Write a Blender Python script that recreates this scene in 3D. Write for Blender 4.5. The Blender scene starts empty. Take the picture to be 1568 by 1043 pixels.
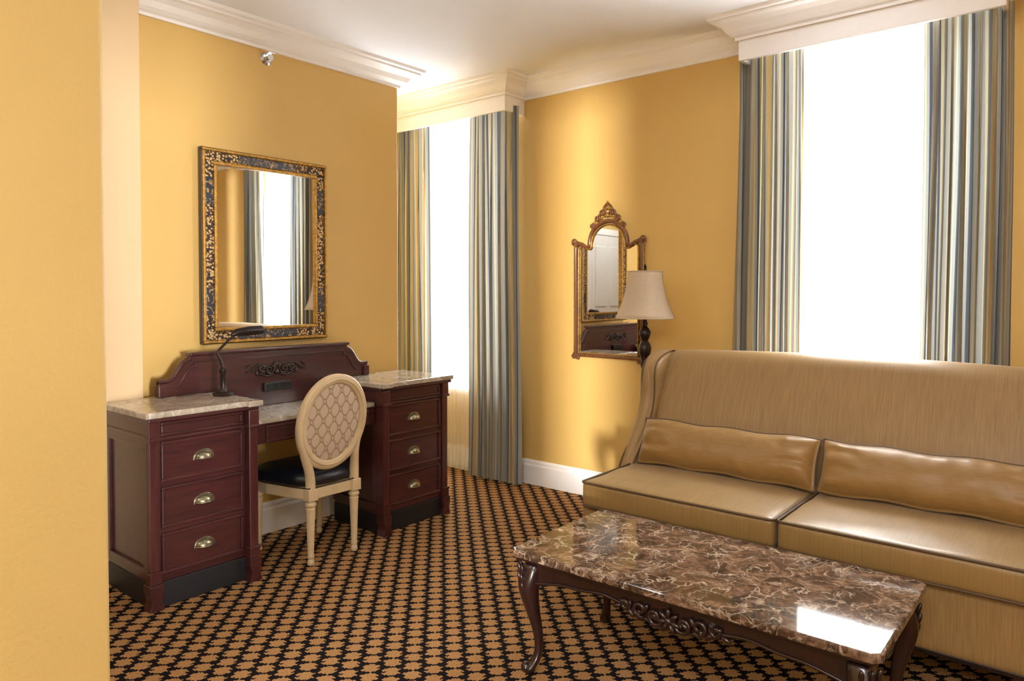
import bpy, bmesh, math, random
from mathutils import Vector, Matrix, noise
random.seed(4)
S=bpy.context.scene
COL=S.collection

# ------------------------------------------------------------ helpers
def lin(c):
    c=c/255.0
    return c/12.92 if c<=0.04045 else ((c+0.055)/1.055)**2.4
def rgb(r,g,b): return (lin(r),lin(g),lin(b),1.0)

def group(name,loc):
    e=bpy.data.objects.new(name,None); e.location=loc; e.empty_display_size=0.1
    COL.objects.link(e); return e
def adopt(o,parent):
    if parent is not None:
        o.parent=parent
        o.matrix_parent_inverse=Matrix.Translation(-Vector(parent.location))
def mk(name,verts,faces,mat=None,parent=None,smooth=False,bevel=0,seg=2,subsurf=0,angle=35):
    me=bpy.data.meshes.new(name); me.from_pydata([tuple(v) for v in verts],[],faces); me.update()
    o=bpy.data.objects.new(name,me); COL.objects.link(o)
    if mat: me.materials.append(mat)
    bm=bmesh.new(); bm.from_mesh(me); bmesh.ops.recalc_face_normals(bm,faces=bm.faces); bm.to_mesh(me); bm.free()
    if smooth:
        for p in me.polygons: p.use_smooth=True
    if bevel:
        m=o.modifiers.new('bev','BEVEL'); m.width=bevel; m.segments=seg; m.limit_method='ANGLE'; m.angle_limit=math.radians(angle)
    if subsurf:
        m=o.modifiers.new('sub','SUBSURF'); m.levels=subsurf; m.render_levels=subsurf
    adopt(o,parent); return o
def boxdata(bs):
    V=[];F=[]
    for (x0,x1,y0,y1,z0,z1) in bs:
        n=len(V)
        V+=[(x0,y0,z0),(x1,y0,z0),(x1,y1,z0),(x0,y1,z0),(x0,y0,z1),(x1,y0,z1),(x1,y1,z1),(x0,y1,z1)]
        F+=[[n+i for i in f] for f in ((0,3,2,1),(4,5,6,7),(0,1,5,4),(1,2,6,5),(2,3,7,6),(3,0,4,7))]
    return V,F
def boxes(name,bs,mat,parent=None,bevel=0.003,seg=2):
    V,F=boxdata(bs); return mk(name,V,F,mat,parent,bevel=bevel,seg=seg)
def box(name,x0,x1,y0,y1,z0,z1,mat,parent=None,bevel=0.003,seg=2):
    return boxes(name,[(x0,x1,y0,y1,z0,z1)],mat,parent,bevel,seg)
def lathe(name,prof,cx,cy,mat,parent=None,n=32,z0=0):
    V=[];F=[]
    for (r,z) in prof:
        for i in range(n):
            a=2*math.pi*i/n; V.append((cx+r*math.cos(a),cy+r*math.sin(a),z0+z))
    for j in range(len(prof)-1):
        for i in range(n):
            k=(i+1)%n; F.append([j*n+i,j*n+k,(j+1)*n+k,(j+1)*n+i])
    F.append(list(range(n))); F.append([(len(prof)-1)*n+i for i in range(n)])
    o=mk(name,V,F,mat,parent,smooth=True)
    m=o.modifiers.new('e','EDGE_SPLIT'); m.split_angle=math.radians(50)
    return o
def tube(name,pts,r,mat,parent=None,cyclic=False,spline='POLY',radii=None,res=6,fillcaps=True):
    cu=bpy.data.curves.new(name,'CURVE'); cu.dimensions='3D'; cu.bevel_depth=r; cu.bevel_resolution=res; cu.use_fill_caps=fillcaps
    if isinstance(pts[0][0],(int,float)): pts=[pts]; 
    for k,pp in enumerate(pts):
        if spline=='POLY':
            s=cu.splines.new('POLY'); s.points.add(len(pp)-1)
            for i,p in enumerate(pp):
                s.points[i].co=(p[0],p[1],p[2],1)
                if radii: s.points[i].radius=radii[i]
        else:
            s=cu.splines.new('NURBS'); s.points.add(len(pp)-1)
            for i,p in enumerate(pp):
                s.points[i].co=(p[0],p[1],p[2],1)
                if radii: s.points[i].radius=radii[i]
            s.order_u=4; s.use_endpoint_u=not cyclic; s.resolution_u=8
        s.use_cyclic_u=cyclic
        s.use_smooth=True
    cu.materials.append(mat)
    o=bpy.data.objects.new(name,cu); COL.objects.link(o); adopt(o,parent); return o
def extrude_poly(name,poly,axis,a0,a1,mat,parent=None,bevel=0.004,seg=3,smooth=False):
    def f(p,a):
        return {'X':(a,p[0],p[1]),'Y':(p[0],a,p[1]),'Z':(p[0],p[1],a)}[axis]
    n=len(poly)
    V=[f(p,a0) for p in poly]+[f(p,a1) for p in poly]
    F=[list(range(n)),list(range(2*n-1,n-1,-1))]
    for i in range(n):
        k=(i+1)%n; F.append([i,k,n+k,n+i])
    return mk(name,V,F,mat,parent,bevel=bevel,seg=seg,smooth=smooth,angle=50)
def sweep(name,path,prof,mat,parent=None):
    n=len(path); V=[];F=[]
    def ln(a,b):
        d=(Vector(b)-Vector(a)).normalized(); return Vector((-d.y,d.x))
    for i in range(n):
        if i==0: m=ln(path[0],path[1])
        elif i==n-1: m=ln(path[-2],path[-1])
        else:
            a=ln(path[i-1],path[i]); b=ln(path[i],path[i+1]); m=(a+b)/(1+a.dot(b))
        for (o,z) in prof: V.append((path[i][0]+m.x*o,path[i][1]+m.y*o,z))
    k=len(prof)
    for i in range(n-1):
        for j in range(k-1):
            F.append([i*k+j,(i+1)*k+j,(i+1)*k+j+1,i*k+j+1])
    F.append(list(range(k))); F.append([(n-1)*k+j for j in range(k)])
    return mk(name,V,F,mat,parent)
def roundbox(name,x0,x1,y0,y1,z0,z1,r,mat,parent=None,n=26,puff=(0,0,0),fn=None):
    h=Vector(((x1-x0)/2,(y1-y0)/2,(z1-z0)/2)); c=Vector(((x1+x0)/2,(y1+y0)/2,(z1+z0)/2))
    bm=bmesh.new(); bmesh.ops.create_cube(bm,size=2)
    bmesh.ops.subdivide_edges(bm,edges=bm.edges[:],cuts=n,use_grid_fill=True)
    for v in bm.verts:
        p=Vector([math.sin(t*math.pi/2)*hh for t,hh in zip(v.co,h)])
        q=Vector([max(-(hh-r),min(hh-r,t)) for t,hh in zip(p,h)])
        d=p-q
        if d.length>1e-6:
            d=d.normalized()*r
        p2=q+d
        nx,ny,nz=p2.x/h.x,p2.y/h.y,p2.z/h.z
        p2.z+= (1 if nz>0 else -1)*min(1,abs(nz)*1.2)*puff[2]*(1-nx**4)*(1-ny**4)
        p2.y+= (1 if ny>0 else -1)*abs(ny)*puff[1]*(1-nx**2)*(1-nz**2)
        p2.x+= (1 if nx>0 else -1)*abs(nx)*puff[0]*(1-ny**2)*(1-nz**2)
        w=p2+c
        if fn: w=fn(w,(nx,ny,nz))
        v.co=w
    me=bpy.data.meshes.new(name); bm.to_mesh(me); bm.free()
    for p in me.polygons: p.use_smooth=True
    me.materials.append(mat)
    o=bpy.data.objects.new(name,me); COL.objects.link(o); adopt(o,parent); return o
def blobs(name,items,mat,parent=None,seg=12):
    bm=bmesh.new()
    for it in items:
        c,r=it[0],it[1]; R=it[2] if len(it)>2 else Matrix.Identity(4)
        M=Matrix.Translation(c)@R@Matrix.Diagonal((r[0],r[1],r[2],1))
        bmesh.ops.create_uvsphere(bm,u_segments=seg,v_segments=max(6,seg//2+2),radius=1,matrix=M)
    me=bpy.data.meshes.new(name); bm.to_mesh(me); bm.free()
    for p in me.polygons: p.use_smooth=True
    me.materials.append(mat)
    o=bpy.data.objects.new(name,me); COL.objects.link(o); adopt(o,parent); return o

# ------------------------------------------------------------ materials
class NT:
    def __init__(s,name):
        s.m=bpy.data.materials.new(name); s.m.use_nodes=True; s.t=s.m.node_tree
        s.b=s.t.nodes['Principled BSDF']; s.out=s.t.nodes['Material Output']
    def n(s,typ,**kw):
        nd=s.t.nodes.new(typ)
        for k,v in kw.items(): setattr(nd,k,v)
        return nd
    def l(s,a,b): s.t.links.new(a,b)
    def math(s,op,a,b=None,c=None):
        nd=s.n('ShaderNodeMath',operation=op)
        for i,v in enumerate((a,b,c)):
            if v is None: continue
            if isinstance(v,(int,float)): nd.inputs[i].default_value=v
            else: s.l(v,nd.inputs[i])
        return nd.outputs[0]
    def ramp(s,fac,stops,interp='LINEAR'):
        r=s.n('ShaderNodeValToRGB'); r.color_ramp.interpolation=interp
        el=r.color_ramp.elements
        while len(el)<len(stops): el.new(0.5)
        for e,(p,c) in zip(el,stops): e.position=p; e.color=c
        s.l(fac,r.inputs[0]); return r.outputs[0]
    def mix(s,f,a,b,mode='MIX'):
        nd=s.n('ShaderNodeMix',data_type='RGBA',blend_type=mode)
        for sock,v in ((nd.inputs[0],f),(nd.inputs[6],a),(nd.inputs[7],b)):
            if isinstance(v,(int,float,tuple)): sock.default_value=v
            else: s.l(v,sock)
        return nd.outputs[2]
    def coord(s,kind='Object',scale=(1,1,1)):
        tc=s.n('ShaderNodeTexCoord'); mp=s.n('ShaderNodeMapping'); mp.inputs['Scale'].default_value=scale
        s.l(tc.outputs[kind],mp.inputs[0]); return mp.outputs[0]
    def noise(s,co,scale,detail=4,rough=.5,dist=0):
        nd=s.n('ShaderNodeTexNoise'); s.l(co,nd.inputs['Vector']); nd.inputs['Scale'].default_value=scale
        nd.inputs['Detail'].default_value=detail; nd.inputs['Roughness'].default_value=rough; nd.inputs['Distortion'].default_value=dist
        return nd.outputs['Fac']
    def bump(s,h,strength=.2,dist=.01):
        b=s.n('ShaderNodeBump'); b.inputs['Strength'].default_value=strength; b.inputs['Distance'].default_value=dist
        s.l(h,b.inputs['Height']); s.l(b.outputs[0],s.b.inputs['Normal'])
    def set(s,**kw):
        for k,v in kw.items():
            s.b.inputs[k.replace('_',' ')].default_value=v
        return s
def simple(name,c,rough=.5,metal=0,var=.08,nscale=8,coat=0,bump=0,bscale=60):
    t=NT(name); co=t.coord(); nz=t.noise(co,nscale,3)
    d=tuple(x*(1-var) for x in c[:3])+(1,); u=tuple(min(1,x*(1+var)) for x in c[:3])+(1,)
    t.l(t.ramp(nz,[(.3,d),(.7,u)]),t.b.inputs['Base Color'])
    t.set(Roughness=rough,Metallic=metal); t.b.inputs['Coat Weight'].default_value=coat; t.b.inputs['Coat Roughness'].default_value=.1
    if bump: t.bump(t.noise(co,bscale,2),bump,.003)
    return t.m
M_wall=simple('yellow_paint',rgb(213,177,103),.5,var=.02,nscale=1.5,bump=.12,bscale=170)
M_wallpale=simple('yellow_paint_pale',rgb(220,192,150),.55,var=.02,nscale=1.5,bump=.12,bscale=170)
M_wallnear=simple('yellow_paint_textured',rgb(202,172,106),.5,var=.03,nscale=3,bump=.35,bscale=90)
M_ceil=simple('ceiling_white',rgb(236,238,244),.8,var=.01)
M_trim=simple('white_trim_paint',rgb(243,241,240),.4,var=.01)
M_frame=simple('window_white',rgb(235,235,232),.4,var=.01)
M_black=simple('black_plastic',rgb(18,18,20),.35,var=.1)
M_leather=simple('black_leather',rgb(22,24,34),.35,var=.15,bump=.2,bscale=250)
M_cream=simple('cream_painted_wood',rgb(208,186,148),.45,var=.08,nscale=14,bump=.1,bscale=80)
M_gold=simple('antique_gold',rgb(170,130,62),.38,metal=.75,var=.4,nscale=60,bump=.3,bscale=220)
M_brass=simple('aged_pewter',rgb(150,142,118),.28,metal=.9,var=.2,nscale=60)
M_chrome=simple('chrome',rgb(210,210,210),.15,metal=1,var=.02)
M_bronze=simple('dark_bronze',rgb(38,26,22),.35,metal=.3,var=.3,nscale=40)
M_plinth=simple('black_base',rgb(20,20,24),.5,var=.1)

def wood(name,c1,c2,axis,rough=.28,coat=.4):
    t=NT(name); sc=[14,14,14]; sc[axis]=1.2
    co=t.coord('Object',tuple(sc)); nz=t.noise(co,3,6,.6,.6)
    t.l(t.ramp(nz,[(.25,c1),(.75,c2)]),t.b.inputs['Base Color']); t.set(Roughness=rough)
    t.b.inputs['Coat Weight'].default_value=coat; t.b.inputs['Coat Roughness'].default_value=.15
    return t.m
M_wood=wood('mahogany',rgb(46,20,22),rgb(78,37,36),1)
M_woodv=wood('mahogany_vertical',rgb(50,21,23),rgb(84,39,37),2)
M_woodd=wood('dark_carved_wood',rgb(22,10,10),rgb(42,19,16),2,.3,.5)
M_mirwood=wood('red_gilt_wood',rgb(72,34,22),rgb(130,80,40),2,.35,.3)

t=NT('mirror_glass'); t.set(Metallic=1.0,Roughness=.015)
co=t.coord(); t.l(t.ramp(t.noise(co,2,2),[(.2,(.86,.87,.86,1)),(.8,(.9,.9,.89,1))]),t.b.inputs['Base Color']); M_glass=t.m

# carpet : woven (tuft-stepped) staggered trellis
t=NT('lattice_carpet'); tc=t.n('ShaderNodeTexCoord'); sx=t.n('ShaderNodeSeparateXYZ'); t.l(tc.outputs['Object'],sx.inputs[0])
s_=.102; Q=16
def quant(o): return t.math('DIVIDE',t.math('FLOOR',t.math('MULTIPLY',t.math('DIVIDE',o,s_),Q)),Q)
p=quant(sx.outputs[0]); q=quant(sx.outputs[1])
A=t.math('ADD',t.math('ADD',p,q),.02); B=t.math('ADD',t.math('SUBTRACT',p,q),.02)
par=t.math('FRACT',t.math('MULTIPLY',t.math('FLOOR',A),.5))
B=t.math('ADD',t.math('MULTIPLY',B,1.2),par)
a=t.math('ABSOLUTE',t.math('SUBTRACT',t.math('FRACT',A),.5)); b=t.math('ABSOLUTE',t.math('SUBTRACT',t.math('FRACT',B),.5))
m1=t.math('LESS_THAN',a,.45)
m3=t.math('LESS_THAN',t.math('ADD',t.math('MULTIPLY',a,.5),b),.455)
m4=t.math('GREATER_THAN',t.math('ADD',t.math('MULTIPLY',t.math('SUBTRACT',.5,a),.8),b),.19)
mask=t.math('MULTIPLY',t.math('MULTIPLY',m1,m4),m3)
n2=t.noise(t.coord('Object'),300,2,.7)
tan=t.ramp(n2,[(.32,rgb(96,62,36)),(.48,rgb(164,120,74)),(.72,rgb(214,174,120))])
blk=t.ramp(n2,[(.3,rgb(10,9,12)),(.7,rgb(32,25,27))])
t.l(t.mix(mask,blk,tan),t.b.inputs['Base Color']); t.set(Roughness=.95)
t.b.inputs['Specular IOR Level'].default_value=.1
t.bump(t.math('ADD',t.math('MULTIPLY',mask,.4),n2),.5,.004); M_carpet=t.m

def marble(name,cols,vein,scale,rough=.06,w1=.045,w2=.06,gl=.42,va=(.9,.6)):
    t=NT(name); co=t.coord()
    nz=t.n('ShaderNodeTexNoise'); t.l(co,nz.inputs['Vector']); nz.inputs['Scale'].default_value=scale*.7; nz.inputs['Detail'].default_value=6
    add=t.n('ShaderNodeVectorMath',operation='MULTIPLY_ADD'); t.l(nz.outputs['Color'],add.inputs[0]); add.inputs[1].default_value=(.24,.24,.24); t.l(co,add.inputs[2])
    v=t.n('ShaderNodeTexVoronoi',feature='DISTANCE_TO_EDGE'); t.l(add.outputs[0],v.inputs['Vector']); v.inputs['Scale'].default_value=scale
    v2=t.n('ShaderNodeTexVoronoi',feature='DISTANCE_TO_EDGE'); t.l(add.outputs[0],v2.inputs['Vector']); v2.inputs['Scale'].default_value=scale*2.7
    base=t.ramp(t.noise(add.outputs[0],scale*1.3,8,.7),cols)
    f1=t.ramp(v.outputs[0],[(0,(va[0],)*3+(1,)),(w1,(0,0,0,1))]); f2=t.ramp(v2.outputs[0],[(0,(va[1],)*3+(1,)),(w2,(0,0,0,1))])
    gate=t.ramp(t.noise(co,scale*1.1,4),[(gl,(0,0,0,1)),(.62,(1,1,1,1))])
    c=t.mix(t.math('MULTIPLY',f2,gate),base,vein); gate2=t.ramp(t.noise(co,scale*1.7,3),[(.38,(.08,.08,.08,1)),(.62,(1,1,1,1))])
    c=t.mix(t.math('MULTIPLY',f1,gate2),c,vein)
    t.l(c,t.b.inputs['Base Color']); t.set(Roughness=rough); t.b.inputs['Specular IOR Level'].default_value=.6
    return t.m
M_marble=marble('brown_marble',[(.34,rgb(34,23,18)),(.46,rgb(70,50,38)),(.56,rgb(108,82,64)),(.70,rgb(152,128,106))],rgb(204,186,164),11,va=(.8,.55))
M_marble2=marble('pale_marble',[(.3,rgb(138,124,108)),(.6,rgb(178,166,150)),(.8,rgb(202,192,178))],rgb(222,215,203),7,.09)

def fabric(name,c1,c2,scale=(220,220,6),rough=.55,sheen=.25):
    t=NT(name); co=t.coord('Object',scale); nz=t.noise(co,1.0,3,.6)
    co2=t.coord(); n2=t.noise(co2,5,2)
    c=t.ramp(nz,[(.2,c1),(.8,c2)]); t.l(t.mix(t.math('MULTIPLY',n2,.3),c,c1),t.b.inputs['Base Color'])
    t.set(Roughness=rough); t.b.inputs['Sheen Weight'].default_value=sheen; t.b.inputs['Sheen Roughness'].default_value=.4
    t.bump(nz,.06,.002); return t.m
M_sofa=fabric('tan_satin_upholstery',rgb(126,98,58),rgb(166,134,84),(260,3,9),.45,.2)
M_sofaseat=fabric('tan_satin_seat',rgb(126,98,54),rgb(156,126,76),(240,9,5),.40,.2)
M_pillow=fabric('gold_satin_pillow',rgb(130,98,50),rgb(154,120,68),(30,30,160),.42,.2)
M_welt=simple('welt_piping',rgb(84,62,36),.6,var=.1,nscale=90)

t=NT('ogee_lattice_fabric'); tc=t.n('ShaderNodeTexCoord'); sx=t.n('ShaderNodeSeparateXYZ'); t.l(tc.outputs['Object'],sx.inputs[0])
p=t.math('COSINE',t.math('MULTIPLY',sx.outputs[1],2*math.pi/.062)); q=t.math('COSINE',t.math('MULTIPLY',sx.outputs[2],2*math.pi/.092))
ff=t.math('ABSOLUTE',t.math('ADD',p,q)); nz=t.noise(t.coord(),500,2)
lm=t.ramp(ff,[(.0,(0,0,0,1)),(.06,(0,0,0,1)),(.12,(1,1,1,1)),(.34,(1,1,1,1)),(.42,(0,0,0,1))])
t.l(t.mix(lm,t.ramp(nz,[(.3,rgb(186,166,142)),(.7,rgb(212,194,172))]),rgb(148,112,86)),t.b.inputs['Base Color']); t.set(Roughness=.8); M_lattice=t.m

def curtainmat():
    t=NT('striped_drapery'); tc=t.n('ShaderNodeTexCoord'); sx=t.n('ShaderNodeSeparateXYZ'); t.l(tc.outputs['UV'],sx.inputs[0])
    f=t.math('FRACT',t.math('DIVIDE',sx.outputs[0],.21))
    grey=rgb(146,148,144); cream=rgb(188,178,150); navy=rgb(68,74,84); gold=rgb(170,148,98); tanc=rgb(160,150,126); g2=rgb(120,125,125)
    st=[(0,grey),(.12,cream),(.16,grey),(.22,navy),(.26,tanc),(.31,gold),(.37,cream),(.42,tanc),(.52,g2),(.60,navy),(.64,grey),(.74,cream),(.78,gold),(.83,tanc),(.89,g2),(.94,tanc)]
    c=t.ramp(f,st,'CONSTANT')
    t.l(c,t.b.inputs['Base Color']); t.set(Roughness=.55); t.b.inputs['Sheen Weight'].default_value=.2
    tr=t.n('ShaderNodeBsdfTranslucent'); t.l(c,tr.inputs[0]); mixs=t.n('ShaderNodeMixShader'); mixs.inputs[0].default_value=.12
    t.l(t.b.outputs[0],mixs.inputs[1]); t.l(tr.outputs[0],mixs.inputs[2]); t.l(mixs.outputs[0],t.out.inputs[0]); return t.m
M_curt=curtainmat()
t=NT('sheer_voile'); t.b.inputs['Base Color'].default_value=(.92,.92,.92,1); t.set(Roughness=.9)
tr=t.n('ShaderNodeBsdfTranslucent'); tr.inputs[0].default_value=(.95,.95,.95,1); tp=t.n('ShaderNodeBsdfTransparent')
m1=t.n('ShaderNodeMixShader'); m1.inputs[0].default_value=.5; t.l(t.b.outputs[0],m1.inputs[1]); t.l(tr.outputs[0],m1.inputs[2])
m2=t.n('ShaderNodeMixShader'); wv=t.noise(t.coord('Object',(400,400,400)),1,1); t.l(t.math('MULTIPLY_ADD',wv,.2,.22),m2.inputs[0]); t.l(m1.outputs[0],m2.inputs[1]); t.l(tp.outputs[0],m2.inputs[2]); t.l(m2.outputs[0],t.out.inputs[0]); M_sheer=t.m
t=NT('lampshade_fabric'); t.l(t.ramp(t.noise(t.coord('Object',(300,300,40)),1,2),[(.3,rgb(214,200,176)),(.7,rgb(232,220,200))]),t.b.inputs['Base Color']); t.set(Roughness=.8)
tr=t.n('ShaderNodeBsdfTranslucent'); tr.inputs[0].default_value=rgb(235,215,180); m1=t.n('ShaderNodeMixShader'); m1.inputs[0].default_value=.4; t.l(t.b.outputs[0],m1.inputs[1]); t.l(tr.outputs[0],m1.inputs[2]); t.l(m1.outputs[0],t.out.inputs[0]); M_shade=t.m
t=NT('frame_filigree'); v=t.n('ShaderNodeTexVoronoi'); t.l(t.coord(),v.inputs['Vector']); v.inputs['Scale'].default_value=80
t.l(t.ramp(v.outputs['Distance'],[(.34,rgb(206,178,124)),(.47,rgb(146,106,58)),(.60,rgb(40,28,26))]),t.b.inputs['Base Color']); t.set(Roughness=.4,Metallic=.2); t.bump(v.outputs['Distance'],.6,.004); M_fili=t.m
t=NT('frame_navy_scroll'); nz=t.noise(t.coord(),30,2,.5,2.0)
t.l(t.ramp(nz,[(.56,rgb(22,26,44)),(.59,rgb(176,140,80)),(.64,rgb(186,150,90)),(.67,rgb(24,28,46))]),t.b.inputs['Base Color']); t.set(Roughness=.3); M_navy=t.m

# ------------------------------------------------------------ room shell
H=2.70; YB=3.83; XR=1.75; XL=-4.35; YF=-2.6
box('floor',XL-.2,XR+.2,YF-.2,YB+.25,-.1,0,M_carpet,bevel=0)
box('ceiling',XL-.2,XR+.2,YF-.2,YB+.25,H,H+.1,M_ceil,bevel=0)
ZS,ZT=.62,2.52
W1=(-4.02,-3.22); W2=(-1.34,-.50)
boxes('wall_back',[(XL-.2,W1[0],YB,YB+.22,0,H),(W1[1],W2[0],YB,YB+.22,0,H),(W2[1],XR+.2,YB,YB+.22,0,H),
  (W1[0],W1[1],YB,YB+.22,0,ZS),(W2[0],W2[1],YB,YB+.22,0,ZS),(W1[0],W1[1],YB,YB+.22,ZT,H),(W2[0],W2[1],YB,YB+.22,ZT,H)],M_wall,bevel=0)
W3=(.24,.74); Z3=(.06,2.62)
boxes('wall_right',[(XR,XR+.12,YF,W3[0],0,H),(XR,XR+.12,W3[1],YB,0,H),(XR,XR+.12,W3[0],W3[1],0,Z3[0]),(XR,XR+.12,W3[0],W3[1],Z3[1],H)],M_wall,bevel=0)
W4=(.46,.90)
boxes('wall_front',[(XL-.2,W4[0],YF-.12,YF,0,H),(W4[1],XR+.2,YF-.12,YF,0,H),(W4[0],W4[1],YF-.12,YF,0,Z3[0]),(W4[0],W4[1],YF-.12,YF,Z3[1],H)],M_wall,bevel=0)
box('wall_left',XL-.2,XL,YF,YB,0,H,M_wall,bevel=0)
XD=-3.48; XC=-3.405; YCn=1.471
box('wall_desk',XL,XD,1.0,3.08,0,H,M_wall,bevel=.004)
box('wall_closet',XL,XC,YF,YCn,0,H,M_wallpale,bevel=.004)
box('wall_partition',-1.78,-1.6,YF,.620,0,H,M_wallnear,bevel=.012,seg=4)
crown=[(0,2.585),(.014,2.585),(.014,2.6),(.03,2.607),(.045,2.62),(.062,2.645),(.085,2.662),(.105,2.668),(.105,2.678),(.125,2.684),(.13,2.70),(0,2.70)]
YV=3.62
sweep('trim_1',[(XR,YB),(-.335,YB),(-.335,YV),(-1.477,YV),(-1.477,YB),(-3.045,YB),(-3.045,YV),(XL,YV)],crown,M_trim)
sweep('trim_2',[(XL,3.08),(XD,3.08),(XD,YCn)],crown,M_trim)
def valance(name,x0,x1):
    g=group(name,((x0+x1)/2,YV,2.5))
    box('fascia_board',x0,x1,YV,YV+.02,2.485,2.698,M_trim,g,.003)
    box('return_right',x1-.02,x1,YV+.021,YB-.001,2.485,2.698,M_trim,g,.003)
    if x0>XL+.05: box('return_left',x0,x0+.02,YV+.021,YB-.001,2.485,2.698,M_trim,g,.003)
valance('window_valance',XL+.002,-3.045); valance('window_valance',-1.477,-.335)
base=[(0,0),(.018,0),(.018,.125),(.012,.14),(.012,.15),(.004,.165),(0,.165)]
sweep('baseboard_back',[(XR,YB),(XL,YB)],base,M_trim)
sweep('baseboard_desk',[(XD,3.08),(XD,YCn)],base,M_trim)

def window(name,x0,x1):
    g=group(name,((x0+x1)/2,YB+.1,ZS))
    y0,y1=YB+.10,YB+.14
    xm=(x0+x1)/2
    boxes('sash_frame',[(x0,x0+.04,y0,y1,ZS,ZT),(x1-.04,x1,y0,y1,ZS,ZT),(x0+.04,x1-.04,y0,y1,ZS,ZS+.05),(x0+.04,x1-.04,y0,y1,ZT-.05,ZT),(xm-.015,xm+.015,y0+.005,y1-.005,ZS+.05,ZT-.05)],M_frame,g,.003)
    box('sill',x0-.03,x1+.03,YB-.015,YB+.1,ZS-.03,ZS,M_frame,g,.004)
window('window_1',*W1); window('window_2',*W2)
g=group('light_slot_right',(XR+.1,.44,Z3[0]))  # unseen slot, added to let the second sun reach the desk wall
boxes('sash_frame',[(XR+.08,XR+.11,W3[0],W3[0]+.03,*Z3),(XR+.08,XR+.11,W3[1]-.03,W3[1],*Z3),(XR+.08,XR+.11,W3[0]+.03,W3[1]-.03,Z3[0],Z3[0]+.04),(XR+.08,XR+.11,W3[0]+.03,W3[1]-.03,Z3[1]-.04,Z3[1])],M_frame,g,.003)
g=group('light_slot_front',(.66,YF-.1,Z3[0]))  # unseen slot, sized to shape the bright band on the back wall
boxes('sash_frame',[(W4[0],W4[0]+.03,YF-.11,YF-.08,*Z3),(W4[1]-.03,W4[1],YF-.11,YF-.08,*Z3),(W4[0]+.03,W4[1]-.03,YF-.11,YF-.08,Z3[0],Z3[0]+.04),(W4[0]+.03,W4[1]-.03,YF-.11,YF-.08,Z3[1]-.04,Z3[1])],M_frame,g,.003)
g=group('door_1',(-1.79,-.75,0)); dy0,dy1=-1.25,-.35
box('door_leaf',-1.80,-1.782,dy0,dy1,.01,2.05,M_frame,g,.003)
boxes('door_panels',[(-1.812,-1.80,dy0+.12,-.85,.25,.95),(-1.812,-1.80,-.75,dy1-.12,.25,.95),(-1.812,-1.80,dy0+.12,-.85,1.1,1.9),(-1.812,-1.80,-.75,dy1-.12,1.1,1.9)],M_frame,g,.008)
boxes('door_casing',[(-1.81,-1.781,dy0-.09,dy0-.005,0,2.14),(-1.81,-1.781,dy1+.005,dy1+.09,0,2.14),(-1.81,-1.781,dy0-.005,dy1+.005,2.056,2.14)],M_trim,g,.004)
blobs('door_knob',[(Vector((-1.85,dy1-.06,1.0)),(.028,.028,.028)),(Vector((-1.82,dy1-.06,1.0)),(.02,.012,.012))],M_brass,g)

def cloth(name,x0,x1,y,z0,z1,nf,amp,mat,parent,seed=0,nx=None,wave=.012,flare=0.0):
    nx=nx or nf*16; nz=30; V=[];F=[]
    rnd=random.Random(seed); ph=[rnd.uniform(-.6,.6) for _ in range(nf+2)]; am=[rnd.uniform(.5,1.15) for _ in range(nf+2)]
    def pos(i,j):
        s=i/nx; tz=j/nz
        k=s*nf; ki=int(min(k,nf-1)); a_=am[ki]*(1-(k-ki))+am[ki+1]*(k-ki); pp=ph[ki]*(1-(k-ki))+ph[ki+1]*(k-ki)
        drop=1-tz
        ang=2*math.pi*k+pp*2+.7*drop*math.sin(ki*1.7+seed)
        x=x0+(x1-x0)*s+ .35*amp*math.sin(ang*2)*a_ + wave*math.sin(drop*5+seed)*drop + flare*(s-.5)*drop
        yy=y+amp*a_*math.sin(ang)*(.7+.3*drop)+.006*math.sin(3*ang+drop*4)*(amp/.04)
        return (x,yy,z0+(z1-z0)*tz)
    for j in range(nz+1):
        for i in range(nx+1): V.append(pos(i,j))
    arc=[0]
    for i in range(nx):
        arc.append(arc[-1]+(Vector(V[15*(nx+1)+i+1])-Vector(V[15*(nx+1)+i])).length)
    for j in range(nz):
        for i in range(nx): F.append([j*(nx+1)+i,j*(nx+1)+i+1,(j+1)*(nx+1)+i+1,(j+1)*(nx+1)+i])
    o=mk(name,V,F,mat,parent,smooth=True)
    uv=o.data.uv_layers.new(name='UVMap')
    for l in o.data.loops:
        vi=l.vertex_index; uv.data[l.index].uv=(arc[vi%(nx+1)]+seed*.37,V[vi][2])
    return o
YC=3.715
def drapes(x0,a,b,x1,seed):
    g=group('striped_curtain',((x0+a)/2,YC,0)); cloth('drape_left',x0,a,YC,.012,2.53,6,.05,M_curt,g,seed,wave=-.008,flare=.03)
    g=group('striped_curtain',((b+x1)/2,YC,0)); cloth('drape_right',b,x1,YC,.012,2.53,6,.05,M_curt,g,seed+3,wave=.012,flare=.03)
    g=group('sheer_curtain',((b+a)/2,YC+.05,0)); cloth('sheer',a-.06,b+.06,YC+.078,.015,2.53,14,.012,M_sheer,g,seed+7,nx=160,wave=.0)
drapes(-4.26,-3.86,-3.40,-3.03,1); drapes(-1.52,-1.17,-.63,-.325,5)

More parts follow.
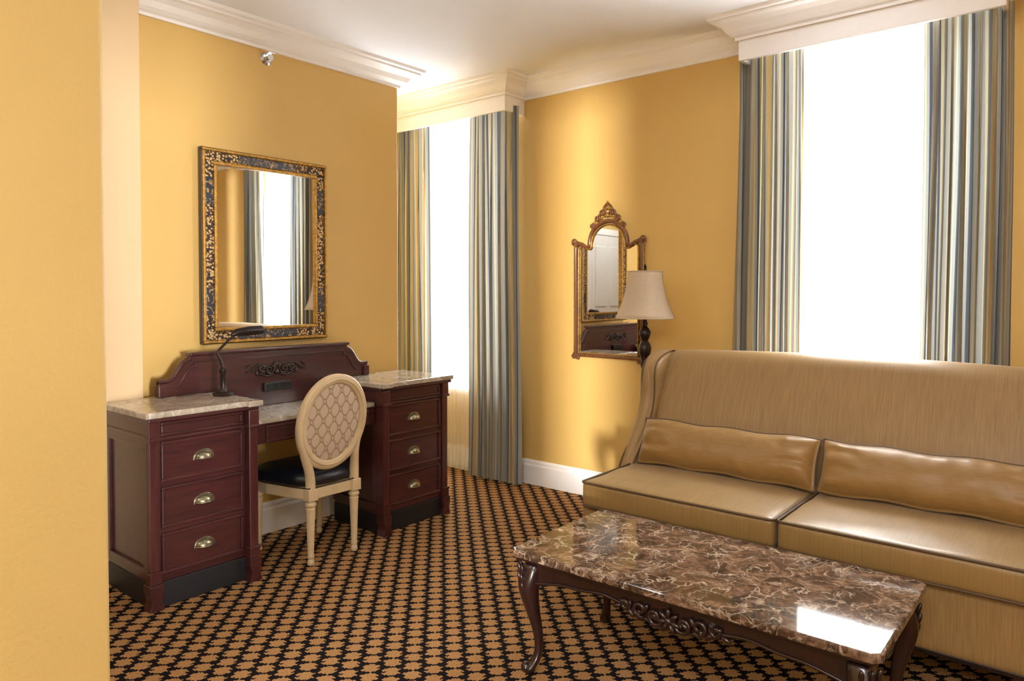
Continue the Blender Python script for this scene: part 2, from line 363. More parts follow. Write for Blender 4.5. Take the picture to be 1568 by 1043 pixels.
# ------------------------------------------------------------ desk
D=group('writing_desk',(-3.2,2.14,0))
def dfront(nm,x,y0,y1,z0,z1,fw=.014):
    boxes(nm,[(x-.012,x+.004,y0,y1,z0,z1)],M_wood,D,.002)
    boxes(nm+'_molding',[(x,x+.013,y0,y1,z1-fw,z1),(x,x+.013,y0,y1,z0,z0+fw),(x,x+.013,y0,y0+fw,z0+fw,z1-fw),(x,x+.013,y1-fw,y1,z0+fw,z1-fw)],M_wood,D,.004,3)
def cup(nm,x,y,z):
    V=[];F=[];nu,nv=18,9
    for j in range(nv+1):
        b_=math.pi/2*j/nv
        for i in range(nu+1):
            a_=math.pi*i/nu
            V.append((x+.026*math.cos(b_)*math.sin(a_) ,y+.040*math.cos(a_)*math.cos(b_)*(1),z+.030*math.sin(b_)-.012))
    for j in range(nv):
        for i in range(nu): F.append([j*(nu+1)+i,j*(nu+1)+i+1,(j+1)*(nu+1)+i+1,(j+1)*(nu+1)+i])
    o=mk(nm,V,F,M_brass,D,smooth=True); s=o.modifiers.new('s','SOLIDIFY'); s.thickness=.003
    P=[(y+.046*math.cos(math.pi*i/20),z-.012+.037*math.sin(math.pi*i/20)) for i in range(21)]+[(y-.046,z-.018),(y+.046,z-.018)]
    extrude_poly(nm+'_plate',P,'X',x-.003,x+.003,M_brass,D,.001,2)
    tube(nm+'_lip',[(x+.026*math.sin(math.pi*i/18),y+.040*math.cos(math.pi*i/18),z-.012) for i in range(19)],.0028,M_brass,D,res=3)
XB=-3.375
def pedestal(tag,y0,y1,inner,xb):
    xf=-2.985
    box(tag+'_carcass',xb,xf,y0+.015,y1-.015,.10,.772,M_wood,D,.003)
    box(tag+'_plinth',xb,xf+.01,y0+.012,y1-.012,.0,.105,M_plinth,D,.003)
    for k,(ya,yb) in enumerate(((y0,y0+.05),(y1-.05,y1))):
        xo=-2.93 if ((k==1)==(inner=='hi')) else -2.96
        boxes(tag+'_pilaster%d'%k,[(xf-.01,xo-.008,ya+.004,yb-.004,.12,.70),(xf-.01,xo,ya,yb,.105,.15),(xf-.01,xo-.002,ya,yb,.70,.772),(xf-.01,xo+.004,ya-.003,yb+.003,.69,.705),(xf-.01,xo+.004,ya-.003,yb+.003,.148,.158)],M_woodv,D,.003)
        extrude_poly(tag+'_foot%d'%k,[(ya-.004,.105),(ya-.004,.07),(ya+.004,.045),(ya+.002,.03),(ya-.006,0.0),(yb+.006,0.0),(yb-.002,.03),(yb-.004,.045),(yb+.004,.07),(yb+.004,.105)],'X',xo-.055,xo+.006,M_wood,D,.003)
    ya,yb=y0+.055,y1-.055
    dfront(tag+'_frieze',xf,ya,yb,.705,.765)
    zz=[(.135,.305),(.325,.495),(.515,.685)]
    for k,(za,zb) in enumerate(zz):
        dfront(tag+'_drawer%d'%k,xf,ya,yb,za,zb)
        cup(tag+'_pull%d'%k,xf+.007,(ya+yb)/2,(za+zb)/2+.002)
    box(tag+'_waist',xf-.01,xf+.012,y0+.05,y1-.05,.69,.702,M_wood,D,.003)
    for ys,dr in ((y0+.015,-1),(y1-.015,1)):
        a0,a1=(ys-.012,ys+.002) if dr<0 else (ys-.002,ys+.012)
        boxes(tag+'_side_frame%d'%(dr+1),[(xb,xf,a0,a1,.12,.165),(xb,xf,a0,a1,.66,.70),(xb,xb+.045,a0,a1,.165,.66),(xf-.045,xf-.001,a0,a1,.165,.66),(xb,xf,a0,a1,.712,.772),(xb,xf,a0-.004,a1+.004,.70,.714)],M_wood,D,.003)
    box(tag+'_cornice',xb,-2.945,y0-.008,y1+.008,.77,.787,M_wood,D,.005,3)
    xo=-2.915
    if inner=='hi': poly=[(xb-.002,y0-.02),(-2.94,y0-.02),(-2.94,y1-.06),(xo,y1-.06),(xo,y1+.012),(xb-.002,y1+.012)]
    else: poly=[(xb-.02,y0-.012),(xo,y0-.012),(xo,y0+.06),(-2.94,y0+.06),(-2.94,y1+.02),(xb-.02,y1+.02)]
    extrude_poly(tag+'_marble_top',poly,'Z',.787,.812,M_marble2,D,.005,3)
pedestal('left',1.297,1.77,'hi',-3.401); pedestal('right',2.49,3.01,'lo',XB)
box('center_marble',XB,-2.985,1.783,2.477,.69,.712,M_marble2,D,.004)
box('center_rail',-3.36,-3.0,1.77,2.49,.595,.69,M_wood,D,.003)
dfront('center_drawer',-3.0,1.84,2.44,.60,.68,.012)
box('center_bead',-3.01,-2.99,1.77,2.49,.683,.691,M_wood,D,.003)
def ogee(y0,z0,y1,z1,n=10):
    out=[]
    for i in range(n+1):
        s=i/n; out.append((y0+(y1-y0)*s, z0+(z1-z0)*(s-math.sin(2*math.pi*s)/(2*math.pi)*.9)))
    return out
zt=1.0; zl=.885; e0,e1=1.512,2.72
top=[(e0,zl-.02),(e0,zl),(e0+.03,zl)]+ogee(e0+.035,zl,e0+.15,zt-.02)[1:]+[(e0+.15,zt),(e1-.15,zt)]+ogee(e1-.15,zt-.02,e1-.035,zl)+[(e1,zl),(e1,zl-.02)]
poly=top+[(e1,.813),(2.477,.813),(2.477,.713),(1.783,.713),(1.783,.813),(e0,.813)]
extrude_poly('backsplash',poly,'X',-3.372,-3.345,M_wood,D,.002)
tp=[(-3.352,y,z-.002) for y,z in top[1:]]
tube('backsplash_cap',tp[:-1],.012,M_wood,D)
tube('backsplash_inner_bead',[(-3.344,y*1.0+(2.115-y)*.05,z-.035) for y,z in top[2:-2]],.005,M_wood,D)
box('backsplash_shelf',-3.385,-3.325,e0+.14,e1-.14,zt-.004,zt+.012,M_wood,D,.005,3)
for yy in (e0+.015,e1-.015):
    box('backsplash_post',-3.375,-3.33,yy-.02,yy+.02,.813,.868,M_wood,D,.004)
def scroll(cy,cz,dirn,r0,turns,x,n=26,ph=0):
    out=[]
    for i in range(n+1):
        s=i/n; a_=ph+s*turns*2*math.pi; r=r0*(1-s*.8); out.append((x,cy+dirn*r*math.cos(a_),cz+r*math.sin(a_)))
    return out
def ornament(cy,cz,x,sc,mat,parent):
    c=[]
    for d in (-1,1):
        c.append(scroll(cy+d*.045*sc,cz-.005*sc,d,.03*sc,1.3,x,ph=2.5))
        c.append(scroll(cy+d*.09*sc,cz+.005*sc,d,.022*sc,1.2,x,ph=-2.2))
        c.append([(x,cy+d*(.06+.13*s)*sc,cz+(.02*math.sin(s*5)+.01)*sc) for s in [i/12 for i in range(13)]])
        c.append([(x,cy+d*(.02+.09*s)*sc,cz+(-.03-.01*math.sin(s*4))*sc) for s in [i/12 for i in range(13)]])
    tube('carved_scrolls',c,.006*sc,mat,parent,res=3)
    it=[]
    for k in range(7):
        a_=math.radians(20+k*23.3); it.append((Vector((x,cy+.022*sc*math.cos(a_),cz+.022*sc*math.sin(a_)+.005*sc)),(.007*sc,.016*sc,.007*sc),Matrix.Rotation(a_,4,'X')))
    for d in (-1,1):
        for k in range(5):
            it.append((Vector((x,cy+d*(.075+.025*k)*sc,cz+.022*sc*math.sin(k*1.9+.6))),(.006*sc,.015*sc,.007*sc),Matrix.Rotation(d*(.5+k*.5),4,'X')))
    it.append((Vector((x,cy,cz-.02*sc)),(.01*sc,.014*sc,.016*sc)))
    blobs('carved_leaves',it,mat,parent)
ornament(2.12,.90,-3.34,.92,M_woodd,D)
box('outlet_panel',-3.346,-3.325,2.04,2.20,.785,.83,M_black,D,.004)
boxes('outlet_sockets',[(-3.326,-3.3235,2.06,2.085,.795,.82),(-3.326,-3.3235,2.105,2.13,.795,.82),(-3.326,-3.3235,2.15,2.175,.795,.82)],M_plinth,D,.001)

# desk lamp
L=group('desk_lamp',(-3.2,1.75,.812)); ly0=1.745
lathe('lamp_base',[(.001,0),(.045,0),(.048,.006),(.044,.012),(.02,.018),(.015,.03),(.012,.10),(.017,.105),(.017,.125),(.008,.13),(.001,.131)],-3.2,ly0,M_bronze,L,z0=.812)
pts=[(-3.2,ly0,.94),(-3.2,ly0-.005,.97),(-3.2,ly0-.025,1.0),(-3.2,ly0-.03,1.02),(-3.2,ly0+.01,1.05),(-3.2,ly0+.045,1.085),(-3.2,1.83,1.105)]
tube('lamp_arm',pts,.006,M_bronze,L,spline='NURBS')
tube('lamp_head',[(-3.2,1.79,1.092),(-3.2,1.815,1.104),(-3.2,1.88,1.11),(-3.2,1.94,1.112),(-3.2,1.955,1.11)],.022,M_bronze,L,radii=[.35,.8,1.05,1.05,.8],res=8)

# ------------------------------------------------------------ wall mirror (large)
G=group('gilt_wall_mirror',(XD,2.145,1.03))
my0,my1,mz0,mz1=1.775,2.515,1.035,2.018
def rect_frame(nm,x0,x1,in0,in1,mat,parent,bev=.004):
    a,b,c,d=my0+in0,my1-in0,mz0+in0,mz1-in0; w=in1-in0
    boxes(nm,[(x0,x1,a,b,d-w,d),(x0,x1,a,b,c,c+w),(x0,x1,a,a+w,c+w,d-w),(x0,x1,b-w,b,c+w,d-w)],mat,parent,bev,3)
X0=XD+.002
rect_frame('outer_edge',X0,X0+.03,0,.014,M_woodd,G)
rect_frame('outer_molding',X0+.005,X0+.042,.004,.018,M_gold,G)
rect_frame('filigree_band',X0,X0+.030,.018,.066,M_fili,G,.002)
rect_frame('inner_molding',X0,X0+.036,.066,.082,M_gold,G)
segs=[]
L_=my1-my0
for (a,b) in ((.27,.73),):
    segs.append((X0+.029,X0+.033,my0+L_*a,my0+L_*b,mz1-.063,mz1-.021)); segs.append((X0+.029,X0+.033,my0+L_*a,my0+L_*b,mz0+.021,mz0+.063))
Lz=mz1-mz0
for (a,b) in ((.15,.29),(.71,.85)):
    segs.append((X0+.029,X0+.033,my0+.021,my0+.063,mz0+Lz*a,mz0+Lz*b)); segs.append((X0+.029,X0+.033,my1-.063,my1-.021,mz0+Lz*a,mz0+Lz*b))
boxes('navy_panels',segs,M_navy,G,.002)
it=[]
for off,r in ((.018,.0045),(.066,.0045)):
    n=int((my1-my0-2*off)/.0125)
    for i in range(n+1):
        y=my0+off+(my1-my0-2*off)*i/n
        for z in (mz0+off,mz1-off): it.append((Vector((X0+.032,y,z)),(r,r,r)))
    n=int((mz1-mz0-2*off)/.0125)
    for i in range(1,n):
        z=mz0+off+(mz1-mz0-2*off)*i/n
        for y in (my0+off,my1-off): it.append((Vector((X0+.032,y,z)),(r,r,r)))
blobs('beading',it,M_gold,G,seg=6)
o=box('mirror_pane',X0,X0+.012,my0+.07,my1-.07,mz0+.07,mz1-.07,M_glass,G,bevel=0)
for v in o.data.vertices:
    if v.co.x>X0+.01: v.co.x+=.0165*(v.co.y-my0)

# ------------------------------------------------------------ arched small mirror
G=group('arched_wall_mirror',(-2.38,YB,.88))
cx=-2.375; zb=.895; YM=YB-.003
def half():
    P=[(.238,zb),(.238,1.575)]
    for i in range(1,9):
        a_=math.pi/2*i/8; P.append((.238-.028+.028*math.cos(a_)+0, 1.575+.028*math.sin(a_)))
    P+= [(.19,1.597),(.165,1.580),(.146,1.578),(.135,1.59)]
    for i in range(0,11):
        a_=math.pi/2*i/10; P.append((.135*math.cos(a_),1.60+.135*math.sin(a_)))
    return P
Hf=half(); outline=[(cx+x,z) for x,z in Hf]+[(cx-x,z) for x,z in reversed(Hf[:-1])]
extrude_poly('mirror_pane',outline,'Y',YM-.012,YM,M_glass,G,0)
loop=[(x,YM-.016,z) for x,z in outline]
tube('frame_outer',loop,.013,M_mirwood,G,cyclic=True)
inn=[(cx+(x-cx)*.90,YM-.02,(z-1.25)*.955+1.25) for x,z in outline]
tube('frame_inner_gilt',inn,.0055,M_gold,G,cyclic=True)
tube('frame_outer_gilt',[(cx+(x-cx)*1.045,YM-.02,(z-1.25)*1.02+1.25) for x,z in outline],.004,M_gold,G,cyclic=True)
cs=[];it=[]
def sc2(x,z,d,r,ph,turn=1.3): return [(p[1],YM-.022,p[2]) for p in scroll(x,z,d,r,turn,0,ph=ph)]
for d in (-1,1):
    cs.append(sc2(cx+d*.245,1.615,d,.022,-1.5)); cs.append(sc2(cx+d*.225,1.60,-d,.015,1))
    cs.append(sc2(cx+d*.25,.89,d,.02,1.5)); cs.append(sc2(cx+d*.225,.88,-d,.013,-1))
    cs.append(sc2(cx+d*.075,1.755,d,.022,2.0)); cs.append(sc2(cx+d*.035,1.785,d,.022,-.8)); cs.append(sc2(cx+d*.115,1.71,d,.015,1.8))
    cs.append([(cx+d*.03*math.sin(s*math.pi),YM-.022,1.775+.07*s) for s in [i/10 for i in range(11)]])
    for k in range(4): it.append((Vector((cx+d*(.02+.025*k),YM-.022,1.765-.012*k)),(.012,.006,.007),Matrix.Rotation(d*(.4+k*.3),4,'Y')))
for k in range(5):
    a_=math.radians(30+k*30); it.append((Vector((cx+.018*math.cos(a_),YM-.022,1.80+.018*math.sin(a_))),(.013,.007,.006),Matrix.Rotation(-a_,4,'Y')))
it+= [(Vector((cx,YM-.022,1.77)),(.014,.01,.014)),(Vector((cx,YM-.022,1.845)),(.008,.006,.014))]
tube('gilt_scrolls',cs,.006,M_mirwood,G,res=3); blobs('gilt_leaves',it,M_gold,G)

# sprinkler
G=group('wall_sprinkler',(XD,2.158,2.543))
def disc_x(nm,x0,x1,y,z,r0,r1,mat):
    n=24;V=[(x0,y+r0*math.cos(2*math.pi*i/n),z+r0*math.sin(2*math.pi*i/n)) for i in range(n)]+[(x1,y+r1*math.cos(2*math.pi*i/n),z+r1*math.sin(2*math.pi*i/n)) for i in range(n)]
    F=[list(range(n)),list(range(n,2*n))]+[[i,(i+1)%n,n+(i+1)%n,n+i] for i in range(n)]
    return mk(nm,V,F,mat,G,bevel=.001)
disc_x('escutcheon',XD+.001,XD+.012,2.158,2.543,.036,.026,M_chrome)
disc_x('nozzle',XD+.012,XD+.04,2.158,2.543,.012,.008,M_chrome)
disc_x('deflector',XD+.04,XD+.043,2.158,2.543,.018,.018,M_chrome)
boxes('deflector_hood',[(XD+.012,XD+.055,2.14,2.176,2.562,2.565)],M_chrome,G,.001)

# ------------------------------------------------------------ chair
C=group('oval_back_chair',(-3.08,2.145,0))
ccy=2.112; cz_=.675; ra,rb=.176,.212
def tilt(z): return -2.895+(z-.45)*.16
def oval(a,b,n=48,dx=0): return [(tilt(cz_+b*math.sin(2*math.pi*i/n))+dx,ccy+a*math.cos(2*math.pi*i/n),cz_+b*math.sin(2*math.pi*i/n)) for i in range(n)]
V=[];F=[];n=56
sec=[(-.024,-.014),(-.019,-.019),(.014,-.019),(.021,-.012),(.021,.012),(.014,.019),(-.019,.019),(-.024,.014)]
for i in range(n):
    a_=2*math.pi*i/n
    for (o,x) in sec:
        z=cz_+(rb+o)*math.sin(a_); V.append((tilt(z)+x,ccy+(ra+o)*math.cos(a_),z))
k=len(sec)
for i in range(n):
    for j in range(k): F.append([i*k+j,((i+1)%n)*k+j,((i+1)%n)*k+(j+1)%k,i*k+(j+1)%k])
mk('back_ring',V,F,M_cream,C,smooth=True)
tube('back_ring_bead',oval(ra-.004,rb-.004,dx=.019),.004,M_cream,C,cyclic=True,res=3)
V=[];F=[]
rings=8
for side in (1,-1):
    b0=len(V); V.append((tilt(cz_)+side*.020,ccy,cz_))
    for r in range(1,rings+1):
        s=r/rings
        for i in range(n):
            a_=2*math.pi*i/n; z=cz_+(rb-.014)*s*math.sin(a_); V.append((tilt(z)+side*(.008+.012*(1-s**3)),ccy+(ra-.014)*s*math.cos(a_),z))
    for i in range(n): F.append([b0,b0+1+i,b0+1+(i+1)%n])
    for r in range(rings-1):
        for i in range(n): F.append([b0+1+r*n+i,b0+1+r*n+(i+1)%n,b0+1+(r+1)*n+(i+1)%n,b0+1+(r+1)*n+i])
mk('back_upholstery',V,F,M_lattice,C,smooth=True)
def legprof(h): return [(.001,0),(.014,0),(.018,.008),(.016,.022),(.012,.03),(.017,.036),(.016,.045),(.0145,.05),(.022,h-.075),(.024,h-.06),(.019,h-.055),(.027,h-.045),(.027,h-.035),(.02,h-.028),(.02,h-.02),(.001,h-.02)]
lp={'rear_left':(-2.90,2.015),'rear_right':(-2.90,2.27),'front_left':(-3.27,1.965),'front_right':(-3.27,2.325)}
for nm,(x,y) in lp.items():
    lathe('leg_'+nm,legprof(.33),x,y,M_cream,C,n=16)
    box('block_'+nm,x-.026,x+.026,y-.026,y+.026,.308,.365,M_cream,C,.003)
for d,yl in ((-1,2.015),(1,2.27)):
    ys=ccy+d*.15
    tube('back_post',[(-2.90,yl,.34),(-2.897,yl,.42),(-2.89,yl*.6+ys*.4,.48),(-2.878,ys,.545),(-2.867,ys+d*.018,.60)],.023,M_cream,C,spline='NURBS',radii=[1.1,1.0,.95,.85,.7])
def seatpoly(o):
    P=[(-2.885+o,2.00-o),(-2.885+o,2.285+o)]
    P+=[(-3.0,2.325+o),(-3.15,2.355+o),(-3.25,2.36+o),(-3.29-o*.7,2.345+o*.7)]
    P+=[(-3.315-o,2.25),(-3.322-o,2.145),(-3.315-o,2.04)]
    P+=[(-3.29-o*.7,1.945-o*.7),(-3.25,1.93-o),(-3.15,1.935-o),(-3.0,1.965-o)]
    return P
extrude_poly('seat_rail',seatpoly(0),'Z',.312,.365,M_cream,C,.006)
V=[];F=[];n=len(seatpoly(0))
lv=[(.0,.366),(.006,.385),(.003,.41),(-.012,.428),(-.05,.442),(-.11,.449)]
for (o,z) in lv:
    for (x,y) in seatpoly(o): V.append((x,y,z))
for j in range(len(lv)-1):
    for i in range(n): F.append([j*n+i,j*n+(i+1)%n,(j+1)*n+(i+1)%n,(j+1)*n+i])
F.append([(len(lv)-1)*n+i for i in range(n)]); F.append(list(range(n)))
mk('seat_cushion',V,F,M_leather,C,smooth=True,subsurf=1)
tube('nailhead_trim',[(x,y,.37) for x,y in seatpoly(.004)],.003,M_bronze,C,cyclic=True,res=2)

# ------------------------------------------------------------ floor lamp
lx,ly=-1.955,3.52
G=group('floor_lamp',(lx,ly,0))
lathe('lamp_stand',[(.001,0),(.125,0),(.13,.012),(.115,.025),(.05,.04),(.03,.07),(.02,.10),(.028,.14),(.016,.17),(.013,.55),(.013,.80),(.02,.83),(.014,.86),(.022,.89),(.026,.905),(.018,.92),(.03,.955),(.036,.985),(.030,1.01),(.018,1.03),(.024,1.045),(.030,1.06),(.033,1.08),(.024,1.095),(.012,1.11),(.016,1.125),(.010,1.14),(.009,1.20),(.001,1.201)],lx,ly,M_bronze,G)
V=[];F=[];n=48;pr=[]
for j in range(13):
    s=j/12; r=.160-(.160-.094)*(1-(1-s)**1.8); pr.append((r,1.155+.255*s))
for (r,z) in pr:
    for i in range(n):
        a_=2*math.pi*i/n; rr=r*(1+.012*abs(math.cos(a_*4))); V.append((lx+rr*math.cos(a_),ly+rr*math.sin(a_),z))
for j in range(12):
    for i in range(n): F.append([j*n+i,j*n+(i+1)%n,(j+1)*n+(i+1)%n,(j+1)*n+i])
o=mk('lamp_shade',V,F,M_shade,G,smooth=True); sm=o.modifiers.new('s','SOLIDIFY'); sm.thickness=.002
tube('shade_trim',[[(lx+pr[k][0]*1.01*math.cos(2*math.pi*i/32),ly+pr[k][0]*1.01*math.sin(2*math.pi*i/32),pr[k][1]) for i in range(33)] for k in (0,12)],.003,M_shade,G,res=2)
tube('harp',[[(lx-.04,ly,1.19),(lx-.055,ly,1.28),(lx-.03,ly,1.38),(lx,ly,1.41),(lx+.03,ly,1.38),(lx+.055,ly,1.28),(lx+.04,ly,1.19),(lx,ly,1.185),(lx-.04,ly,1.19)],[(lx-.094,ly,1.405),(lx+.094,ly,1.405)],[(lx,ly-.094,1.405),(lx,ly+.094,1.405)]],.0025,M_brass,G,res=2)
lathe('finial',[(.001,0),(.008,.002),(.01,.012),(.005,.02),(.009,.028),(.001,.045)],lx,ly,M_bronze,G,n=12,z0=1.408)

# ------------------------------------------------------------ sofa
G=group('wingback_sofa',(-.9,3.05,0)); sx0,sx1=-1.79,.0
roundbox('base_rail',sx0+.04,sx1-.02,2.60,3.42,.15,.375,.02,M_sofa,G,n=14)
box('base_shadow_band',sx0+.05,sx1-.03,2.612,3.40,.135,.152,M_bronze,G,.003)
for x in (sx0+.10,sx1-.09,-.9):
    for y in (2.67,3.36):
        extrude_poly('sofa_foot',[(x-.03,.136),(x-.022,0),(x+.022,0),(x+.03,.136)],'Y',y-.028,y+.028,M_bronze,G,.003)
def seatfn(w,n):
    w.z+=.004*noise.noise(Vector((w.x*9,w.y*9,0)))
    return w
for k,(a,b) in enumerate(((sx0+.06,-.905),(-.895,sx1-.03))):
    roundbox('seat_cushion_%d'%(k+1),a,b,2.565,3.20,.377,.485,.022,M_sofaseat,G,puff=(0,.004,.012),fn=seatfn)
    for z,nm in ((.482,'top'),(.383,'bottom')):
        r=.022; P=[]
        for (qx,qy,a0) in ((b-r,2.565+r,-90),(b-r,3.20-r,0),(a+r,3.20-r,90),(a+r,2.565+r,180)):
            for s in range(5):
                an=math.radians(a0+90*s/4); P.append((qx+r*math.cos(an),qy+r*math.sin(an),z))
        tube('seat_welt_%s_%d'%(nm,k+1),P,.005,M_welt,G,cyclic=True,res=3)
def backfn(w,n):
    tz=(w.z-.40)/.62
    lean=.24*tz
    w.y+=lean - .03*math.sin(max(0,min(1,tz))*math.pi)*(1 if n[1]<0 else .2)
    w.z+= .02*(1-n[0]**2)*max(0,tz)
    return w
roundbox('sofa_back',sx0+.06,sx1-.06,3.10,3.22,.40,1.0,.055,M_sofa,G,n=30,fn=backfn)
wing=[(3.44,.16),(3.47,.60),(3.50,.93),(3.46,.985),(3.38,1.0),(3.28,.985),(3.205,.95),(3.18,.90),(3.185,.82),(3.17,.73),(3.12,.64),(3.05,.56),(2.985,.50),(2.955,.44),(2.95,.376),(2.95,.16)]
def smoothpoly(P,it=2):
    for _ in range(it):
        Q=[]
        for i in range(len(P)):
            a,b=Vector(P[i]),Vector(P[(i+1)%len(P)]); Q+= [tuple(a*.75+b*.25),tuple(a*.25+b*.75)]
        P=Q
    return P
wp=smoothpoly(wing)
roll=[(3.44,.955),(3.37,.968),(3.28,.95),(3.222,.91),(3.218,.82),(3.205,.745),(3.155,.66),(3.085,.58),(3.02,.50),(2.985,.42)]
for d,nm in ((0,'left'),(1,'right')):
    a=sx0 if d==0 else sx1-.085
    extrude_poly('wing_'+nm,wp,'X',a,a+.085,M_sofa,G,.022,5,smooth=True)
    for xx in (a+.008,a+.077):
        tube('wing_welt_'+nm,[(xx,y,z) for y,z in wp if z>.37],.004,M_welt,G,res=3)
    xr=a+.03 if d==0 else a+.055
    tube('wing_roll_'+nm,[(xr,y,z) for y,z in roll],.047,M_sofa,G,spline='NURBS',radii=[.8,.95,1,1,.95,.85,.75,.7,.65,.6],res=8)
tube('back_welt',[(x,3.375,1.0+.02*(1-((x+.9)/.84)**2)-.006) for x in [sx0+.09+i*(1.61/24) for i in range(25)]],.004,M_sofa,G,res=3)
# pillows
def pillow(nm,cx,cy,cz,w,h,th,lean,seed,rz=0):
    V=[];F=[];nu,nv=80,28
    R=Matrix.Rotation(rz,3,'Z')@Matrix.Rotation(lean,3,'X')
    for side in (1,-1):
        for j in range(nv+1):
            for i in range(nu+1):
                u=-1+2*i/nu; v=-1+2*j/nv
                eu,ev=abs(u),abs(v)
                x=u*w/2*(1-.025*(1-ev**2)*eu**4); z=v*h/2*(1-.05*(1-eu**2))
                f=max(0,(1-eu**8))**.55*max(0,(1-ev**2.4))**.62
                wr=.005*noise.noise(Vector((u*5+seed,v*1.6,seed)))
                wr+=.010*math.sin(v*9+2.5*noise.noise(Vector((u*3+seed,v*2,1))))*max(0,eu-.5)/.5*(1-eu**10)
                wr+=.008*abs(math.sin(u*17+seed+1.5*v))**3*max(0,ev-.3)
                y=-side*max(0,(th/2*f+wr*min(1,f*1.5)))
                p=R@Vector((x,y,z+.004*math.sin(u*9+seed)*ev)); V.append((cx+p.x,cy+p.y,cz+p.z))
    N=(nu+1)*(nv+1)
    for s in range(2):
        for j in range(nv):
            for i in range(nu):
                a=s*N+j*(nu+1)+i; F.append([a,a+1,a+nu+2,a+nu+1])
    o=mk(nm,V,F,M_pillow,G2,smooth=True)
    m=o.modifiers.new('w','WELD'); m.merge_threshold=.0006
    edge=[]
    for i in range(nu+1): edge.append(V[i])
    for j in range(nv+1): edge.append(V[j*(nu+1)+nu])
    for i in range(nu,-1,-1): edge.append(V[nv*(nu+1)+i])
    for j in range(nv,-1,-1): edge.append(V[j*(nu+1)])
    tube(nm+'_piping',edge,.0045,M_welt,G2,res=3)
G2=group('lumbar_pillow',(-1.3,3.04,.49)); pillow('pillow_body',-1.293,3.03,.597,.805,.215,.145,-.42,1.3,.0)
G2=group('lumbar_pillow',(-.47,3.04,.49)); pillow('pillow_body',-.48,3.03,.597,.805,.215,.145,-.42,5.1,.0)

# ------------------------------------------------------------ coffee table
G=group('marble_coffee_table',(-.98,2.15,0)); tx0,tx1,ty0,ty1=-1.55,-.400,1.865,2.445; TT=.43
c=.02
V=[(tx0+c,ty0),(tx1-c,ty0),(tx1,ty0+c),(tx1,ty1-c),(tx1-c,ty1),(tx0+c,ty1),(tx0,ty1-c),(tx0,ty0+c)]
extrude_poly('marble_top',V,'Z',TT-.026,TT,M_marble,G,.007,4)
boxes('top_underframe',[(tx0+.02,tx1-.02,ty0+.02,ty1-.02,TT-.042,TT-.0265)],M_woodd,G,.006)
def apron(L0,L1,n=60):
    P=[]
    for i in range(n+1):
        s=i/n; u=abs(2*s-1)
        dep=.055+.03*max(0,1-(u/.28)**2)+.028*max(0,(u-.72)/.28)**1.3-.012*math.exp(-((u-.45)/.12)**2)
        P.append((L0+(L1-L0)*s,TT-.042-dep))
    return P
for y in (ty0+.045,ty1-.065):
    P=apron(tx0+.06,tx1-.06); extrude_poly('apron_long',[(P[0][0],TT-.042)]+P+[(P[-1][0],TT-.042)],'Y',y,y+.02,M_woodd,G,.003)
    yy=y-.002 if y<2.1 else y+.022
    tube('apron_bead',[(a,yy,b+.006) for a,b in P],.005,M_woodd,G,res=3)
for x in (tx0+.045,tx1-.065):
    P=apron(ty0+.06,ty1-.06); extrude_poly('apron_short',[(P[0][0],TT-.042)]+P+[(P[-1][0],TT-.042)],'X',x,x+.02,M_woodd,G,.003)
    xx=x-.002 if x<-1 else x+.022
    tube('apron_bead',[(xx,a,b+.006) for a,b in P],.005,M_woodd,G,res=3)
def cab(x,y,dx,dy):
    prof=[(.388,.0,.030),(.36,.006,.034),(.33,.016,.037),(.30,.022,.036),(.26,.018,.030),(.21,.006,.023),(.16,-.008,.018),(.11,-.016,.0145),(.07,-.014,.0135),(.045,-.004,.016),(.028,.012,.021),(.014,.020,.022),(.0,.020,.017)]
    V=[];F=[];n=16
    for (z,o,r) in prof:
        for i in range(n):
            a_=2*math.pi*i/n; ca,sa=math.cos(a_),math.sin(a_); k_=(abs(ca)**4+abs(sa)**4)**-.25
            k_=1+(k_-1)*(.8 if z>.3 else .35)
            V.append((x+dx*o+r*k_*ca,y+dy*o+r*k_*sa,z))
    for j in range(len(prof)-1):
        for i in range(n): F.append([j*n+i,j*n+(i+1)%n,(j+1)*n+(i+1)%n,(j+1)*n+i])
    F+= [list(range(n)),[(len(prof)-1)*n+i for i in range(n)]]
    mk('cabriole_leg',V,F,M_woodd,G,smooth=True,subsurf=1)
    it=[];ang=math.atan2(dy,dx)
    for k in range(5):
        for s in (-1,0,1):
            z=.36-k*.03; o=.045+.012*math.sin(k*.8) -k*.006
            a_=ang+s*(.62-.07*k)
            it.append((Vector((x+dx*(.012-k*.0015)+o*.86*math.cos(a_),y+dy*(.012-k*.0015)+o*.86*math.sin(a_),z)),(.0075,.007,.02),Matrix.Rotation(a_,4,'Z')@Matrix.Rotation(.25,4,'Y')))
    it.append((Vector((x+dx*.03,y+dy*.03,.02)),(.018,.018,.019)))
    blobs('knee_carving',it,M_woodd,G)
for (x,y,dx,dy) in ((tx0+.062,ty0+.062,-.7,-.7),(tx1-.062,ty0+.062,.7,-.7),(tx0+.062,ty1-.062,-.7,.7),(tx1-.062,ty1-.062,.7,.7)): cab(x,y,dx,dy)
cs=[];it=[];ox,oz,oy=(tx0+tx1)/2,TT-.095,ty0+.038
for d in (-1,1):
    for (a,b,r,ph) in ((.045,.0,.03,2.5),(.095,.008,.024,-2.2),(.145,.012,.018,2.4)):
        cs.append([(p[1],oy,p[2]) for p in scroll(ox+d*a,oz+b,d,r,1.3,0,ph=ph)])
    for k in range(6): it.append((Vector((ox+d*(.05+.025*k),oy,oz+.018*math.sin(k*1.9))),(.016,.008,.008),Matrix.Rotation(d*(.5+k*.6),4,'Y')))
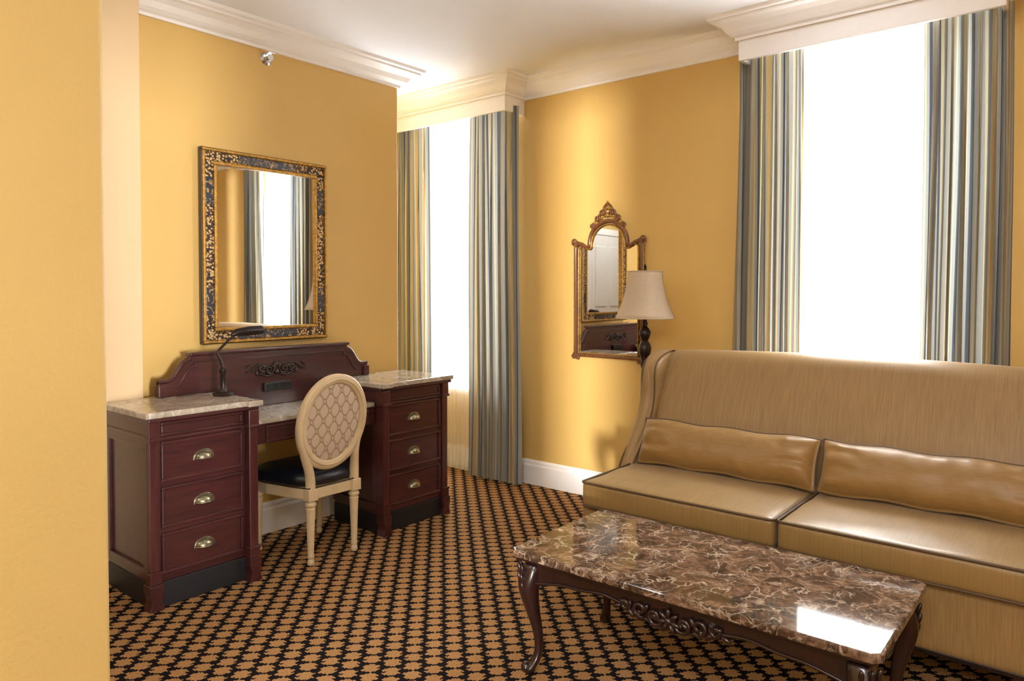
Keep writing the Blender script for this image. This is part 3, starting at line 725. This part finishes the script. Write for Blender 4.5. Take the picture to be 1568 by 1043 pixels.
for k in range(7):
    a_=math.radians(-60+k*50); it.append((Vector((ox+.022*math.cos(a_),oy-.002,oz+.022*math.sin(a_))),(.017,.009,.008),Matrix.Rotation(-a_,4,'Y')))
it.append((Vector((ox,oy-.004,oz)),(.013,.01,.013)))
tube('apron_scrolls',cs,.007,M_woodd,G,res=3); blobs('apron_leaves',it,M_woodd,G)

# ------------------------------------------------------------ lights
def area(nm,loc,rot,sx,sy,p,col=(1,1,1)):
    l=bpy.data.lights.new(nm,'AREA'); l.shape='RECTANGLE'; l.size=sx; l.size_y=sy; l.energy=p; l.color=col
    o=bpy.data.objects.new(nm,l); o.location=loc; o.rotation_euler=rot; COL.objects.link(o); return o
R90=math.radians(90)
area('daylight_window_1',((W1[0]+W1[1])/2,YB+.5,1.6),(-R90,0,0),1.1,2.1,210,(.95,.98,1))
area('daylight_window_2',((W2[0]+W2[1])/2,YB+.5,1.6),(-R90,0,0),1.1,2.1,330,(.95,.98,1))
area('room_fill_light',(.3,-1.2,H-.03),(0,0,0),1.4,1.4,108,(.98,.99,1))  # added fill from behind the camera, not an actual fixture
l=bpy.data.lights.new('hallway_fill_light','POINT'); l.energy=22; l.shadow_soft_size=.12  # added fill to brighten the hallway and its door, no fixture modelled
o=bpy.data.objects.new('hallway_fill_light',l); o.location=(-2.6,-.6,2.5); COL.objects.link(o)
def sun(nm,d,e,ang,col=(1,.98,.95)):
    l=bpy.data.lights.new(nm,'SUN'); l.energy=e; l.angle=math.radians(ang); l.color=col
    o=bpy.data.objects.new(nm,l); o.rotation_euler=Vector(d).to_track_quat('-Z','Y').to_euler(); o.location=(4,-4,3); COL.objects.link(o)
sun('low_sun',(-1,2.02,-.02),3.8,3.0)
sun('desk_wall_fill_sun',(-1,.2,-.01),3.4,9)  # second sun, added to brighten the desk wall near its left corner
w=bpy.data.worlds.new('sky'); S.world=w; w.use_nodes=True
w.node_tree.nodes['Background'].inputs[0].default_value=(.9,.95,1,1); w.node_tree.nodes['Background'].inputs[1].default_value=3

# ------------------------------------------------------------ camera
cd=bpy.data.cameras.new('camera'); cam=bpy.data.objects.new('camera',cd); COL.objects.link(cam)
cd.sensor_width=36; cd.lens=1104/1568*36; cd.shift_y=-50/1568; cd.clip_start=.02
cam.location=(0,0,1.3); cam.rotation_euler=(math.radians(90-1.3),0,math.radians(39.5)); S.camera=cam
S.view_settings.view_transform='Standard'; S.view_settings.look='None'; S.view_settings.exposure=.3
